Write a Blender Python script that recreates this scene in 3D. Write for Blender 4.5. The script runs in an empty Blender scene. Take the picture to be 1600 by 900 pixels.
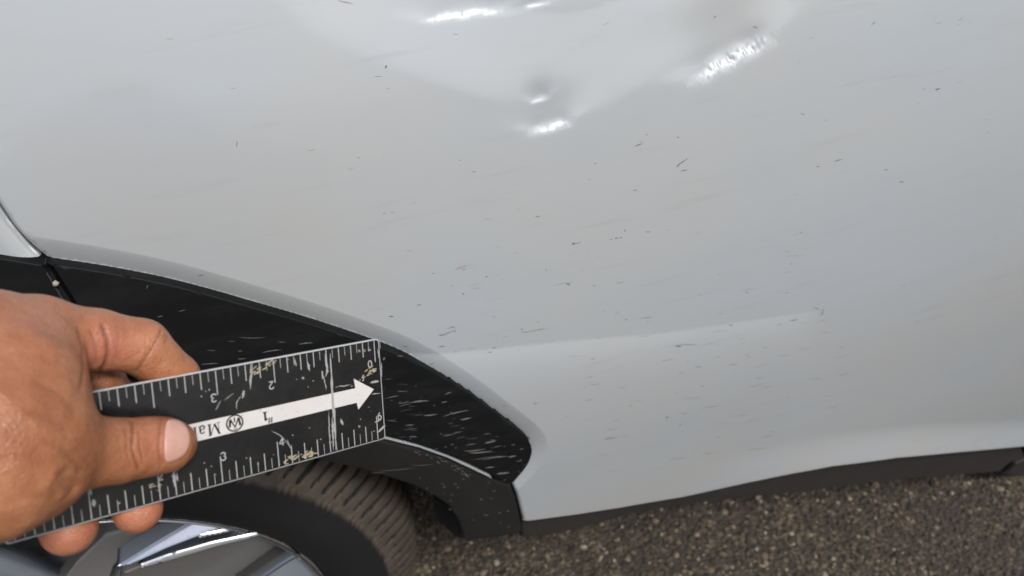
import bpy, bmesh, math, random
import numpy as np
from mathutils import Vector, Matrix
from mathutils.geometry import delaunay_2d_cdt

S = bpy.context.scene
COL = S.collection
rng = np.random.default_rng(7)
random.seed(7)

# ------------------------------------------------------------------ camera
F = 1200.0                                   # focal length in pixels of a 1600 px wide picture
CAM = np.array([.324, -.433, 1.12])
def cam_axes(p, y, r):
    p, y, r = map(math.radians, (p, y, r))
    fwd = np.array([math.sin(y)*math.cos(p), math.cos(y)*math.cos(p), -math.sin(p)])
    right = np.array([math.cos(y), -math.sin(y), 0.]); down = np.cross(fwd, right)
    return np.array([math.cos(r)*right+math.sin(r)*down, -math.sin(r)*right+math.cos(r)*down, fwd])
AX = cam_axes(42.7, 15., 3.5)
cd = bpy.data.cameras.new('camera'); cam = bpy.data.objects.new('camera', cd); COL.objects.link(cam)
cd.sensor_width = 36; cd.lens = 36*F/1600; cd.clip_start = .01; cd.clip_end = 500
M = Matrix.Identity(4)
for i in range(3):
    M[i][0], M[i][1], M[i][2], M[i][3] = AX[0][i], -AX[1][i], -AX[2][i], CAM[i]
cam.matrix_world = M
S.camera = cam
cd.dof.use_dof = True; cd.dof.focus_distance = .44; cd.dof.aperture_fstop = 10

# ------------------------------------------------------------------ daylight
SUN_EL, SUN_AZ = 55., 156.                   # degrees; azimuth from +Y towards +X (the camera side is -Y)
e, a = math.radians(SUN_EL), math.radians(SUN_AZ)
SUN = np.array([math.cos(e)*math.sin(a), math.cos(e)*math.cos(a), math.sin(e)])
W = bpy.data.worlds.new("World"); S.world = W; W.use_nodes = True
wt = W.node_tree
sky = wt.nodes.new('ShaderNodeTexSky'); sky.sky_type = 'NISHITA'; sky.sun_disc = False
sky.sun_elevation = e; sky.sun_rotation = a
sky.air_density = 1.0; sky.dust_density = 4.0; sky.ozone_density = 1.0
wt.links.new(sky.outputs[0], wt.nodes['Background'].inputs[0])
wt.nodes['Background'].inputs[1].default_value = .085
sl = bpy.data.lights.new('sun', 'SUN'); sl.energy = 1.5; sl.angle = math.radians(11); sl.color = (1, .975, .94)
so = bpy.data.objects.new('sun', sl); COL.objects.link(so)
so.rotation_euler = Vector(SUN).to_track_quat('Z', 'Y').to_euler(); so.location = Vector(SUN)*20
vs = S.view_settings
S.display_settings.display_device = 'sRGB'
vs.view_transform = 'Standard'; vs.look = 'None'; vs.gamma = 1; vs.use_curve_mapping = False
vs.exposure = .66
S.cycles.max_bounces = 8

# ------------------------------------------------------------------ helpers
def px_ray(px):
    px = np.atleast_2d(np.asarray(px, float))
    return np.stack([(px[:, 0]-800)/F, (px[:, 1]-450)/F, np.ones(len(px))], 1) @ AX
def cam2w(P):                                # camera frame (metres) -> world
    return CAM + np.atleast_2d(P) @ AX
def tag(o, label=None, cat=None, group=None, kind=None):
    if label: o['label'] = label
    if cat: o['category'] = cat
    if group: o['group'] = group
    if kind: o['kind'] = kind
    return o
def empty(name, loc=(0, 0, 0)):
    o = bpy.data.objects.new(name, None); o.location = loc; o.empty_display_size = .05; COL.objects.link(o); return o
def parent_to(o, p):
    if p is not None:
        o.parent = p
        o.matrix_parent_inverse = Matrix.Translation(-Vector(world_loc(p)))
def world_loc(p):
    return np.array(p.location) if p.parent is None else np.array(p.location)*0 + WLOC[p.name]
WLOC = {}
def obj(name, V, Fc, mat, parent=None, smooth=True, normals=None, label=None):
    me = bpy.data.meshes.new(name)
    V = np.asarray(V, float)
    me.from_pydata(V.tolist(), [], Fc.tolist() if isinstance(Fc, np.ndarray) else [tuple(map(int, f)) for f in Fc]); me.update()
    if smooth: me.polygons.foreach_set('use_smooth', [True]*len(me.polygons))
    if normals is not None: me.normals_split_custom_set_from_vertices([tuple(n) for n in normals])
    me.materials.append(mat)
    o = bpy.data.objects.new(name, me); COL.objects.link(o)
    if parent is not None: o.parent = parent        # parents sit at the origin or hold world coordinates
    if label: o['label'] = label
    return o
class MB:
    def __init__(s): s.V = []; s.F = []
    def add(s, V, Fc):
        b = len(s.V); s.V += [tuple(v) for v in V]; s.F += [tuple(i+b for i in f) for f in Fc]
    def build(s, name, mat, parent=None, smooth=True, label=None): return obj(name, s.V, s.F, mat, parent, smooth, None, label)
def sstep(x, a, b):
    t = np.clip((x-a)/(b-a), 0, 1); return t*t*(3-2*t)
def dist_poly(P, L, closed=False):
    L = np.asarray(L, float); A = L if closed else L[:-1]; B = np.roll(L, -1, 0) if closed else L[1:]
    d = np.full(len(P), 1e9)
    for p, q in zip(A, B):
        v = q-p; t = np.clip(((P-p) @ v)/max(v @ v, 1e-18), 0, 1)
        d = np.minimum(d, np.hypot(*(P-p-t[:, None]*v).T))
    return d
def inside(P, L):
    L = np.asarray(L, float); r = np.zeros(len(P), bool); q = L[-1]
    for p in L:
        if p[1] != q[1]:
            c = (p[1] > P[:, 1]) != (q[1] > P[:, 1])
            r ^= c & (P[:, 0] < (q[0]-p[0])*(P[:, 1]-p[1])/(q[1]-p[1])+p[0])
        q = p
    return r
def spline(L, step, closed=False):           # Catmull-Rom through the points, resampled evenly
    L = np.asarray(L, float); n = len(L); out = []
    rngs = range(n if closed else n-1)
    for i in rngs:
        if closed: p = [L[(i+k-1) % n] for k in range(4)]
        else: p = [L[max(i-1, 0)], L[i], L[i+1], L[min(i+2, n-1)]]
        m = max(2, int(np.linalg.norm(p[2]-p[1])/step)+1)
        for t in np.arange(m)/m:
            out.append(.5*((2*p[1])+(p[2]-p[0])*t+(2*p[0]-5*p[1]+4*p[2]-p[3])*t*t+(3*p[1]-p[0]-3*p[2]+p[3])*t**3))
    if not closed: out.append(L[-1])
    return np.array(out)
def resample(L, step):
    out = []
    n = len(L)
    for i in range(n):
        a, b = np.asarray(L[i], float), np.asarray(L[(i+1) % n], float)
        m = max(1, int(np.linalg.norm(b-a)/step))
        for t in np.arange(m)/m: out.append(a+(b-a)*t)
    return np.array(out)

# ------------------------------------------------------------------ materials
def mat(name, base=(.5, .5, .5), rough=.5, metal=0., coat=0., coat_rough=.03, spec=.5):
    m = bpy.data.materials.new(name); m.use_nodes = True; b = m.node_tree.nodes['Principled BSDF']
    b.inputs['Base Color'].default_value = (*base, 1); b.inputs['Roughness'].default_value = rough
    b.inputs['Metallic'].default_value = metal; b.inputs['Coat Weight'].default_value = coat
    b.inputs['Coat Roughness'].default_value = coat_rough; b.inputs['Specular IOR Level'].default_value = spec
    return m, m.node_tree, b
def node(nt, kind, **kw):
    n = nt.nodes.new(kind)
    for k, v in kw.items():
        if k.startswith('i_'): n.inputs[k[2:].replace('_', ' ')].default_value = v
        else: setattr(n, k, v)
    return n
def coords(nt, scale=(1, 1, 1), rot=(0, 0, 0)):
    t = node(nt, 'ShaderNodeTexCoord'); mp = node(nt, 'ShaderNodeMapping')
    mp.inputs['Scale'].default_value = scale; mp.inputs['Rotation'].default_value = rot
    nt.links.new(t.outputs['Object'], mp.inputs[0]); return mp.outputs[0]
def noise(nt, co, scale, detail=4, rough=.55):
    n = node(nt, 'ShaderNodeTexNoise'); n.inputs['Scale'].default_value = scale
    n.inputs['Detail'].default_value = detail; n.inputs['Roughness'].default_value = rough
    nt.links.new(co, n.inputs['Vector']); return n.outputs['Fac']
def ramp(nt, fac, stops):
    r = node(nt, 'ShaderNodeValToRGB'); el = r.color_ramp.elements
    while len(el) < len(stops): el.new(.5)
    for x, (p, c) in zip(el, stops): x.position = p; x.color = (*c, 1) if len(c) == 3 else c
    nt.links.new(fac, r.inputs[0]); return r.outputs[0]
def mixc(nt, fac, a, b, mode='MIX'):
    m = node(nt, 'ShaderNodeMix', data_type='RGBA', blend_type=mode)
    for s, v in ((0, fac), (6, a), (7, b)):
        if hasattr(v, 'is_linked'): nt.links.new(v, m.inputs[s])
        else: m.inputs[s].default_value = v if s == 0 else (*v, 1)
    return m.outputs[2]
def bump(nt, b, h, strength, dist, slot='Normal'):
    n = node(nt, 'ShaderNodeBump'); n.inputs['Strength'].default_value = strength; n.inputs['Distance'].default_value = dist
    nt.links.new(h, n.inputs['Height']); nt.links.new(n.outputs[0], b.inputs[slot]); return n

PAINT, nt, b = mat('silver_paint', (.40, .41, .41), .42, 0, 1., .035)
b.inputs['Metallic'].default_value = .15
co = coords(nt); cs = coords(nt, (.35, 1, 1.9), (0, math.radians(-8), 0))
d1 = ramp(nt, noise(nt, cs, 9, 6, .7), [(.35, (0, 0, 0)), (.75, (1, 1, 1))])
d2 = ramp(nt, noise(nt, coords(nt, (.22, 1, 2.6), (0, math.radians(-9), 0)), 42, 4, .6), [(.60, (0, 0, 0)), (.78, (1, 1, 1))])
c = mixc(nt, d1, (.455, .50, .53), (.435, .47, .485))
k = node(nt, 'ShaderNodeMath', operation='MULTIPLY'); k.inputs[1].default_value = .2; nt.links.new(d2, k.inputs[0])
d3 = ramp(nt, noise(nt, coords(nt, (1, 1, 1.5)), 4.5, 3, .5), [(.38, (0, 0, 0)), (.66, (1, 1, 1))])
c = mixc(nt, d3, c, (.465, .485, .485))
c = mixc(nt, k.outputs[0], c, (.27, .255, .235)); nt.links.new(c, b.inputs['Base Color'])
cr = node(nt, 'ShaderNodeMapRange'); cr.inputs[3].default_value = .03; cr.inputs[4].default_value = .10; nt.links.new(d1, cr.inputs[0]); nt.links.new(cr.outputs[0], b.inputs['Coat Roughness'])
bump(nt, b, noise(nt, co, 380, 3, .55), .11, .0006, 'Coat Normal')        # orange peel

SILL, nt, b = mat('dusty_sill_plastic', (.03, .028, .026), .7, spec=.3)
bump(nt, b, noise(nt, coords(nt), 900, 2), .3, .0004)
c = mixc(nt, noise(nt, coords(nt), 25, 6, .7), (.016, .015, .0145), (.036, .033, .030)); nt.links.new(c, b.inputs['Base Color'])
CLAD, nt, b = mat('black_cladding', (.012, .013, .013), .6, spec=.18)
co = coords(nt)
c = mixc(nt, ramp(nt, noise(nt, coords(nt, (.4, 1, 1.6)), 30, 6, .7), [(.45, (0, 0, 0)), (.8, (1, 1, 1))]), (.0055, .0062, .0066), (.016, .016, .0155))
nt.links.new(c, b.inputs['Base Color']); bump(nt, b, noise(nt, co, 1500, 2), .25, .0004)
TRIM, nt, b = mat('dusty_black_trim', (.02, .02, .02), .7, spec=.3)
c = mixc(nt, noise(nt, coords(nt), 25, 6, .7), (.008, .008, .008), (.020, .019, .0175)); nt.links.new(c, b.inputs['Base Color'])
bump(nt, b, noise(nt, coords(nt), 900, 2), .3, .0004)
DARK, _, _ = mat('black_underside', (.012, .012, .012), .8, spec=.2)
GAP, _, _ = mat('black_gap_rubber', (.006, .006, .006), .6, spec=.3)
MARK_D, _, _ = mat('dark_chip', (.12, .118, .115), .7)
MARK_B, _, _ = mat('brown_scuff', (.33, .31, .285), .6)
STONE_P, _, _ = mat('pale_grit', (.34, .30, .27), .8)
CLIP, _, _ = mat('grey_seal', (.055, .055, .053), .5)
MARK_A, _, _ = mat('grey_scuff', (.10, .097, .092), .7)
MARK_W, _, _ = mat('pale_scuff', (.165, .16, .152), .6)
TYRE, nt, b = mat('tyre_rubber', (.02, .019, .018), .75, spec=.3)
ta = node(nt, 'ShaderNodeAttribute', attribute_name='dust_shade')
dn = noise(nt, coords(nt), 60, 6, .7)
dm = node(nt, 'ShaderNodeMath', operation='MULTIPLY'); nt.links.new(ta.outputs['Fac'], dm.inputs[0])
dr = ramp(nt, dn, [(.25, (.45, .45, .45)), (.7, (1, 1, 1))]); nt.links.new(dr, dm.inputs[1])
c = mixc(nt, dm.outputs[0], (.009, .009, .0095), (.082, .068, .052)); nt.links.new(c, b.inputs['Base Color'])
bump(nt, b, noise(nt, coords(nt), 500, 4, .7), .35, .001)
ALLOY, nt, b = mat('sky_tinted_alloy', (.46, .52, .60), .24, .65, .5, .05)  # blue in the base colour stands in for mirrored sky
bump(nt, b, noise(nt, coords(nt), 40, 3), .04, .002)
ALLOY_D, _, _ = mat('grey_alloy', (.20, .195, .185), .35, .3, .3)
MACH, _, _ = mat('machined_alloy_edge', (.60, .62, .65), .28, 1.)

# ------------------------------------------------------------------ the body side surface  y = side(x, z)
def base(x, z):
    u = z-.52
    return -.040 + np.where(u > 0, u*u*.36, u*u*.10) + (x-.45)**2*.02
def base_grad(x, z):
    h = 1e-4; return (base(x+h, z)-base(x-h, z))/(2*h), (base(x, z+h)-base(x, z-h))/(2*h)
def hit(px, fn=base, off=0.):                # pixels of the photograph -> (x, z) on the body side
    d = px_ray(px); t = np.full(len(d), .6)
    G = lambda t: (lambda P: P[:, 1]-(fn(P[:, 0], P[:, 2])-off))(CAM+d*t[:, None])
    for _ in range(9):
        g = G(t); dg = (G(t+2e-3)-g)/2e-3
        t = np.clip(t-np.clip(g/np.maximum(dg, .12), -.25, .25), .15, 2.5)
    P = CAM+d*t[:, None]; return P[:, [0, 2]]

CLAD_EDGE = hit([(-60, 392), (0, 402), (72, 411), (160, 424), (250, 441), (330, 461), (400, 481), (480, 504), (560, 530), (620, 552), (680, 582), (730, 612), (775, 645), (806, 668), (824, 685), (831, 703), (826, 722), (815, 738), (800, 755)], base, .002)
CLAD_EDGE_S = spline(CLAD_EDGE, .007)
RIDGE = spline(hit([(560, 566), (650, 556), (760, 545), (900, 531), (1040, 519), (1180, 499), (1240, 491), (1275, 484), (1292, 481)]), .01)
DENT = hit([(380, -160), (425, 0), (480, 55), (600, 108), (720, 146), (830, 184), (880, 196), (960, 168), (1050, 104), (1150, 62), (1245, 22), (1300, -160)])
BPX = ([(800, 755), (808, 775), (813, 795), (818, 815), (840, 812), (900, 804), (965, 794), (1065, 777), (1115, 766), (1165, 755), (1240, 740), (1300, 729), (1400, 716), (1500, 707), (1600, 698), (1660, 694)])
BOTTOM = hit(BPX)
DENT_SLOPE = {}
GL = []                                      # small dings whose faces catch the sun: centre px, axis end px, half width px
for cpx, epx, hw in [((727, 26), (792, 33), 6), ((1143, 95), (1205, 68), 11), ((845, 157), (860, 162), 3.5), ((860, 200), (890, 212), 6),
                     ((862, 5), (930, 10), 2.2)]:
    c, q, w = hit([cpx, epx, (cpx[0], cpx[1]+hw)])
    d = px_ray([cpx])[0]; d /= np.linalg.norm(d); H = SUN-d; H /= np.linalg.norm(H)
    G = np.array([H[0], H[2]])/abs(H[1])
    gx, gz = base_grad(c[0], c[1]); GL.append((c, q-c, np.linalg.norm(w-c), G-np.array([gx, gz])-np.array([0, DENT_SLOPE.get(cpx, 0)])))

def side(x, z, dings=True):
    x = np.asarray(x, float); z = np.asarray(z, float); P = np.stack([x, z], 1)
    y = base(x, z)
    # large dent pushed in above a V-shaped crease
    s = np.where(inside(P, DENT), dist_poly(P, DENT, True), 0.)
    y = y+.0046*(1-np.exp(-(s*s)/(s+.017)/.032))
    # sculpted ledge: the skin steps out below the ridge line and dies away
    rz = np.interp(x, RIDGE[:, 0], RIDGE[:, 1]); fade = sstep(x, RIDGE[0, 0]-.01, RIDGE[0, 0]+.05)*(1-.45*sstep(x, RIDGE[0, 0]+.05, RIDGE[-1, 0]-.02))*(1-sstep(x, RIDGE[-1, 0]-.035, RIDGE[-1, 0]+.006))
    s = np.maximum(rz-z, 0); y = y-.009*fade*(1-np.exp(-s*s/(s+.0015)/.038))*np.exp(-s/.10)
    # the lower edge flares out into the sill
    bz = np.interp(x, BOTTOM[3:, 0], BOTTOM[3:, 1]); fl = sstep(x, BOTTOM[4, 0]+.10, BOTTOM[-4, 0])
    y = y-.012*fl*(1-sstep(z-bz, -.02, .075))
    if dings:
        for c, ax, hw, Gf in GL:
            L = np.linalg.norm(ax); v = Gf/np.linalg.norm(Gf); u = np.array([v[1], -v[0]]); D = P-c
            a_, t = D @ u, D @ v; A = np.linalg.norm(Gf)*.88; R = hw*12
            a0, t0 = a_, t; t = t+hw*np.exp(-(t0/hw/1.6)**2)*(.08*np.sin(a0*1150+c[0]*99+2*np.sin(a0*530))+.05*np.sin(a0*2500+t0*1300+3*np.sin(a0*700))+.2*np.sin(a0*330+2))
                        # steep face |t| < hw, long gentle run-out on the upper side
            f = A*hw*(.5*(1+np.tanh(t/hw*1.25)))*2*.8
            f = f*(1-sstep(t, hw*1.5, R))
            w = np.exp(-(np.abs(a_)/(L*.95+.35*np.maximum(-t0, 0)+.45*np.maximum(t0-hw, 0)))**(2+2*np.exp(-(t0/hw/2)**2)))
            y = y+np.where(np.abs(t) < R+hw, f*w, 0)
    return y
CLAD_REG = np.r_[CLAD_EDGE_S[::3], hit([(800, 755), (818, 900), (-60, 900)])]
def door_y(x, z):
    y = side(x, z); P = np.stack([np.asarray(x, float), np.asarray(z, float)], 1)
    d = dist_poly(P, CLAD_EDGE_S)                         # the pressing rolls in towards the cladding
    y = y+.0045*np.clip(1-d/.015, 0, 1)**1.2
    return np.where(inside(P, CLAD_REG), np.maximum(y, base(P[:, 0], P[:, 1])+.003), y)   # recess behind the cladding
def edge_round(P, L, r, depth):
    d = dist_poly(P, L, True); t = 1-np.clip(d/r, 0, 1); return depth*(1-np.sqrt(np.maximum(1-t*t, 0)))

def panel(name, poly, yfn, material, parent, grid=.006, r=.003, depth=.003, back=.012, fine=None, label=None, extra=None):
    """thick pressed sheet with rounded edges: poly in (x, z), outer face y = yfn(x, z)"""
    L = resample(poly, .004)
    lo, hi = L.min(0), L.max(0)
    gx, gz = np.meshgrid(np.arange(lo[0], hi[0], grid), np.arange(lo[1], hi[1], grid*.9))
    gx[1::2] += grid*.5
    P = np.stack([gx.ravel(), gz.ravel()], 1)
    if fine is not None:
        P = P[~fine(P)]
        gx, gz = np.meshgrid(np.arange(lo[0], hi[0], .0022), np.arange(lo[1], hi[1], .0022)); gx[1::2] += .0011
        Q = np.stack([gx.ravel(), gz.ravel()], 1); P = np.r_[P, Q[fine(Q)]]
    if extra is not None:
        P = np.r_[P[dist_poly(P, extra[0]) > .0017], np.concatenate(extra[1:])]
    P = P[inside(P, L)]; dd = dist_poly(P, L, True); P = P[dd > max(r*1.15, .002)]
    # inset rings follow the rounded edge
    e1 = np.roll(L, -1, 0)-np.roll(L, 1, 0); nrm = np.stack([-e1[:, 1], e1[:, 0]], 1); nrm /= np.linalg.norm(nrm, axis=1)[:, None]+1e-12
    area = .5*np.sum(L[:, 0]*np.roll(L[:, 1], -1)-np.roll(L[:, 0], -1)*L[:, 1])
    if area < 0: nrm = -nrm
    pts = [L]
    for k in (.08, .3, .62, 1.):
        Q = L+nrm*r*k; ok = inside(Q, L) & (dist_poly(Q, L, True) > r*k*.9); pts.append(Q[ok])
    A = np.r_[tuple(pts)+(P,)]
    n = len(L)
    v2, _, fc, _, _, _ = delaunay_2d_cdt([Vector(p) for p in A], [], [list(range(n))], 1, 1e-7, False)
    V2 = np.array([tuple(v) for v in v2])
    full = lambda Q: yfn(Q[:, 0], Q[:, 1])+edge_round(Q, L, r, depth)
    y = full(V2); h = 2e-4
    ex, ez = np.array([[h, 0]]), np.array([[0, h]])
    sx = (full(V2+ex)-full(V2-ex))/(2*h); sz = (full(V2+ez)-full(V2-ez))/(2*h)
    g = np.hypot(sx, sz); lim = np.minimum(1, 3/np.maximum(g, 1e-9)); sx *= lim; sz *= lim
    N = np.stack([sx, -np.ones_like(sx), sz], 1); N /= np.linalg.norm(N, axis=1)[:, None]
    V = np.stack([V2[:, 0], y, V2[:, 1]], 1)
    tris = []
    cen_in = inside(np.array([V2[list(f)].mean(0) for f in fc]), L)
    for f, okf in zip(fc, cen_in):
        if not okf: continue
        p = V2[list(f)]; ar = (p[1, 0]-p[0, 0])*(p[2, 1]-p[0, 1])-(p[2, 0]-p[0, 0])*(p[1, 1]-p[0, 1])
        tris.append(tuple(f) if ar > 0 else tuple(reversed(f)))
    # skirt going back into the body
    from collections import Counter
    cnt = Counter(); 
    for t in tris:
        for i in range(len(t)): cnt[(t[i], t[(i+1) % len(t)])] += 1
    be = [k for k in cnt if (k[1], k[0]) not in cnt]
    idx = {}; V = list(map(tuple, V)); N = list(map(tuple, N))
    cen = V2.mean(0)
    for a_, b_ in be:
        for q in (a_, b_):
            if q not in idx:
                p = V[q]; idx[q] = (len(V), len(V)+1)
                V.append(p); V.append((p[0], p[1]+back, p[2])); N += [None, None]
    acc = {}
    for a_, b_ in be:
        t = V2[b_]-V2[a_]; nn = np.array([t[1], -t[0]]); nn /= np.linalg.norm(nn)+1e-12
        for q in (a_, b_): acc[q] = acc.get(q, 0)+nn
        tris.append((b_, a_, idx[a_][0], idx[b_][0])) if False else None
        tris.append((idx[b_][0], idx[a_][0], idx[a_][1], idx[b_][1]))
    for q, nn in acc.items():
        nn = nn/(np.linalg.norm(nn)+1e-12)
        N[idx[q][0]] = N[idx[q][1]] = (nn[0], 0, nn[1])
    return obj(name, V, tris, material, parent, True, N, label)

def slivers(name, items, material, parent, yfn, off, label=None, sw=1., sl_=1.):
    """small elongated marks lying on the skin; items (px, py, length px, width px, angle deg)"""
    mb = MB()
    P0 = hit([(i[0], i[1]) for i in items], yfn)
    for (px, py, ln, wd, an), _ in zip(items, P0):
        ln *= sl_; wd *= sw
        a_ = math.radians(an); n = 7
        up, lo = [], []
        bend = random.uniform(-.05, .05)*ln
        for k in range(n):
            t = k/(n-1)*2-1; cx = px+math.cos(a_)*t*ln/2; cy = py-math.sin(a_)*t*ln/2+bend*(t*t-.5)
            w = wd/2*max(.12, (1-t*t))*random.uniform(.6, 1.2)
            up.append((cx-math.sin(a_)*w, cy-math.cos(a_)*w)); lo.append((cx+math.sin(a_)*w, cy+math.cos(a_)*w))
        q = hit(up+lo, yfn); y = yfn(q[:, 0], q[:, 1])-off
        mb.add(np.stack([q[:, 0], y, q[:, 1]], 1), [(k+n, k+1+n, k+1, k) for k in range(n-1)])
    o = mb.build(name, material, parent, False, label); o['kind'] = 'stuff'; return o

# ------------------------------------------------------------------ setting: asphalt
GROUND, nt, b = mat('asphalt', (.06, .055, .05), .9, spec=.3)
co = coords(nt)
vo = node(nt, 'ShaderNodeTexVoronoi'); vo.inputs['Scale'].default_value = 150; nt.links.new(co, vo.inputs['Vector'])
c1 = ramp(nt, vo.outputs['Color'], [(.2, (.03, .025, .019)), (.55, (.07, .056, .040)), (.85, (.14, .112, .078)), (1., (.25, .20, .145))])
c = mixc(nt, ramp(nt, noise(nt, co, 5, 5, .6), [(.35, (0, 0, 0)), (.65, (1, 1, 1))]), c1, (.045, .040, .034)); nt.links.new(c, b.inputs['Base Color'])
bump(nt, b, vo.outputs['Distance'], .8, .006)
gv = [(-60, -60, 0), (60, -60, 0), (60, 60, 0), (-60, 60, 0)]
tag(obj('asphalt_ground', gv, [(0, 1, 2, 3)], GROUND, None, False), kind='structure')
STONE, nt, b = mat('asphalt_stone', (.2, .17, .13), .75, spec=.35)
oi = node(nt, 'ShaderNodeAttribute', attribute_name='tone')
c = ramp(nt, oi.outputs['Fac'], [(0, (.034, .028, .021)), (.45, (.078, .062, .043)), (.74, (.16, .128, .086)), (.90, (.29, .235, .165)), (1, (.46, .41, .32))])
c = mixc(nt, ramp(nt, noise(nt, coords(nt), 3.2, 4, .6), [(.4, (0, 0, 0)), (.62, (.55, .55, .55))]), c, (.036, .031, .026))
nt.links.new(c, b.inputs['Base Color']); bump(nt, b, noise(nt, coords(nt), 700, 4, .7), .5, .002)
ico = bmesh.new(); bmesh.ops.create_icosphere(ico, subdivisions=1, radius=1.); iv = np.array([v.co[:] for v in ico.verts]); ifc = np.array([[v.index for v in f.verts] for f in ico.faces]); ico.free()
NS = 30000
X = np.concatenate([rng.uniform(.0, 1.55, NS)]); Y = rng.uniform(-.40, .50, NS)
r = rng.uniform(.0013, .0042, NS)*rng.choice([.7, 1, 1, 1.4], NS)
sc = np.stack([rng.uniform(.7, 1.3, NS), rng.uniform(.7, 1.3, NS), rng.uniform(.35, .8, NS)], 1)*r[:, None]
th = rng.uniform(0, 6.28, NS)[:, None]; v = iv[None]*sc[:, None]*rng.uniform(.8, 1.2, (NS, len(iv), 1))
ct, st = np.cos(th), np.sin(th)
v = np.stack([v[..., 0]*ct-v[..., 1]*st+X[:, None], v[..., 0]*st+v[..., 1]*ct+Y[:, None], v[..., 2]+(sc[:, 2]*rng.uniform(-.45, .45, NS))[:, None]], 2).reshape(-1, 3)
ff = (ifc[None]+(np.arange(NS)*len(iv))[:, None, None]).reshape(-1, 3)
TT = [np.repeat(rng.beta(1.3, 1.7, NS), len(iv))]
o = obj('loose_grit', v, ff, STONE, None, False)
o.data.attributes.new('tone', 'FLOAT', 'POINT').data.foreach_set('value', np.concatenate(TT).astype(np.float32))
tag(o, 'coarse brown and grey grit of the asphalt beneath the car', 'grit', kind='stuff')

# ------------------------------------------------------------------ car
WC = np.array([-.010, .340])
car = tag(empty('car'), 'silver grey car side with dented rear door and black wheel arch cladding', 'car')
top = 1.10
EDGE = hit([(72, 411), (58, 398), (40, 377), (20, 352), (0, 322), (-40, 262), (-110, 140), (-170, 20)])
EDGE = np.array([p for p in EDGE if p[1] < top-.01])
under = hit([(130, 478), (220, 505), (320, 535), (430, 575), (520, 612), (600, 650), (680, 690), (740, 715), (784, 742)])
BOT_E = hit(BPX, lambda x, z: side(x, z, False)+.0015)
door_poly = np.r_[under, BOT_E, [[1.42, BOT_E[-1, 1]], [1.42, top], [EDGE[-1, 0]-.01, top]], EDGE[::-1]]
DENT_C = DENT.mean(0)
def fine(P):
    r = np.zeros(len(P), bool)
    for c, ax, hw, G in GL:
        L = np.linalg.norm(ax); r |= (np.abs(P[:, 0]-c[0]) < L*2.2+.004) & (np.abs(P[:, 1]-c[1]) < L*.9+hw*2.4)
    r |= dist_poly(P, DENT) < .007
    r |= dist_poly(P, RIDGE) < .006
    r |= dist_poly(P, CLAD_EDGE_S) < .018
    return r
ce = resample(CLAD_EDGE_S, .0026)[:-1]; ce = ce[dist_poly(ce, CLAD_EDGE_S) < 1e-6]
ct_ = np.gradient(ce, axis=0); ct_ /= np.linalg.norm(ct_, axis=1)[:, None]+1e-12; cn_ = np.stack([-ct_[:, 1], ct_[:, 0]], 1)
bev = []
for o_ in (.015, .0142, .0149, .0151, .0158):
    q = ce+cn_*o_; q = q if o_ == .015 else q[dist_poly(q, CLAD_EDGE_S) > o_*.985]; bev.append(q)
door = panel('rear_door', door_poly, door_y, PAINT, car, .008, .0035, .0035, .02, fine, 'silver rear door with shallow dent and fine scratches', bev)
# quarter panel beyond the shut line
q_edge = hit([(66, 413), (50, 401), (32, 381), (12, 357), (-8, 328), (-48, 268), (-118, 146), (-178, 26)])
q_edge = np.array([p for p in q_edge if p[1] < top-.01])
q_under = hit([(-60, 440), (-200, 440)])
q_poly = np.r_[hit([(72, 425)]), q_edge, [[q_edge[-1, 0], top], [-.62, top], [-.62, q_under[-1, 1]-.06]], q_under[::-1]]
panel('quarter_panel', q_poly, lambda x, z: base(x, z)+.0015, PAINT, car, .01, .010, .006, .02)

def clad_y(off, poly, hollow=0.):
    return lambda x, z: base(x, z)-off
inner = hit([(800, 755), (783, 748), (760, 738), (731, 724), (700, 711), (655, 695), (605, 682), (550, 672), (480, 658), (400, 640), (300, 618), (200, 585), (150, 530), (120, 474), (82, 415)], base, .002)
dc_poly = np.r_[spline(CLAD_EDGE[2:], .006), spline(inner, .006)[1:]]
dclad = panel('door_cladding', dc_poly, clad_y(.0028, None), CLAD, door, .008, .001, .001, .02, None, 'black door cladding with pale scratches')
qc_poly = np.r_[hit([(74, 415), (112, 474), (140, 530), (190, 590), (100, 600), (-60, 560), (-220, 560), (-220, 385), (-60, 393), (0, 403)], base, .002)]
panel('quarter_cladding', qc_poly, clad_y(.0026, None), CLAD, car, .01, .001, .001, .02)
# dark seal seen in the shut line between the two claddings, with a grain of grit stuck in it
sl_poly = hit([(66, 411), (88, 411), (130, 476), (150, 530), (134, 530), (110, 476)])
panel('shut_line_seal', sl_poly, lambda x, z: base(x, z)+.004, GAP, car, .01, .003, .002, .01)

lp = hit([(64, 417), (70, 414), (90, 446), (106, 474), (100, 476), (84, 450)], base, .002)
panel('seal_lip', lp, lambda x, z: base(x, z)-.0030, CLIP, car, .01, .002, .002, .006)
gp = hit([(86, 449)], base, .008)[0]; gb = bmesh.new(); bmesh.ops.create_icosphere(gb, subdivisions=2, radius=.0019)
obj('grit_lump', [tuple(np.array(v.co[:])*rng.uniform(.8, 1.2)+[gp[0], base(gp[0:1], gp[1:2])[0]-.0042, gp[1]]) for v in gb.verts], [[v.index for v in f.verts] for f in gb.faces], STONE_P, car); gb.free()
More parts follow.
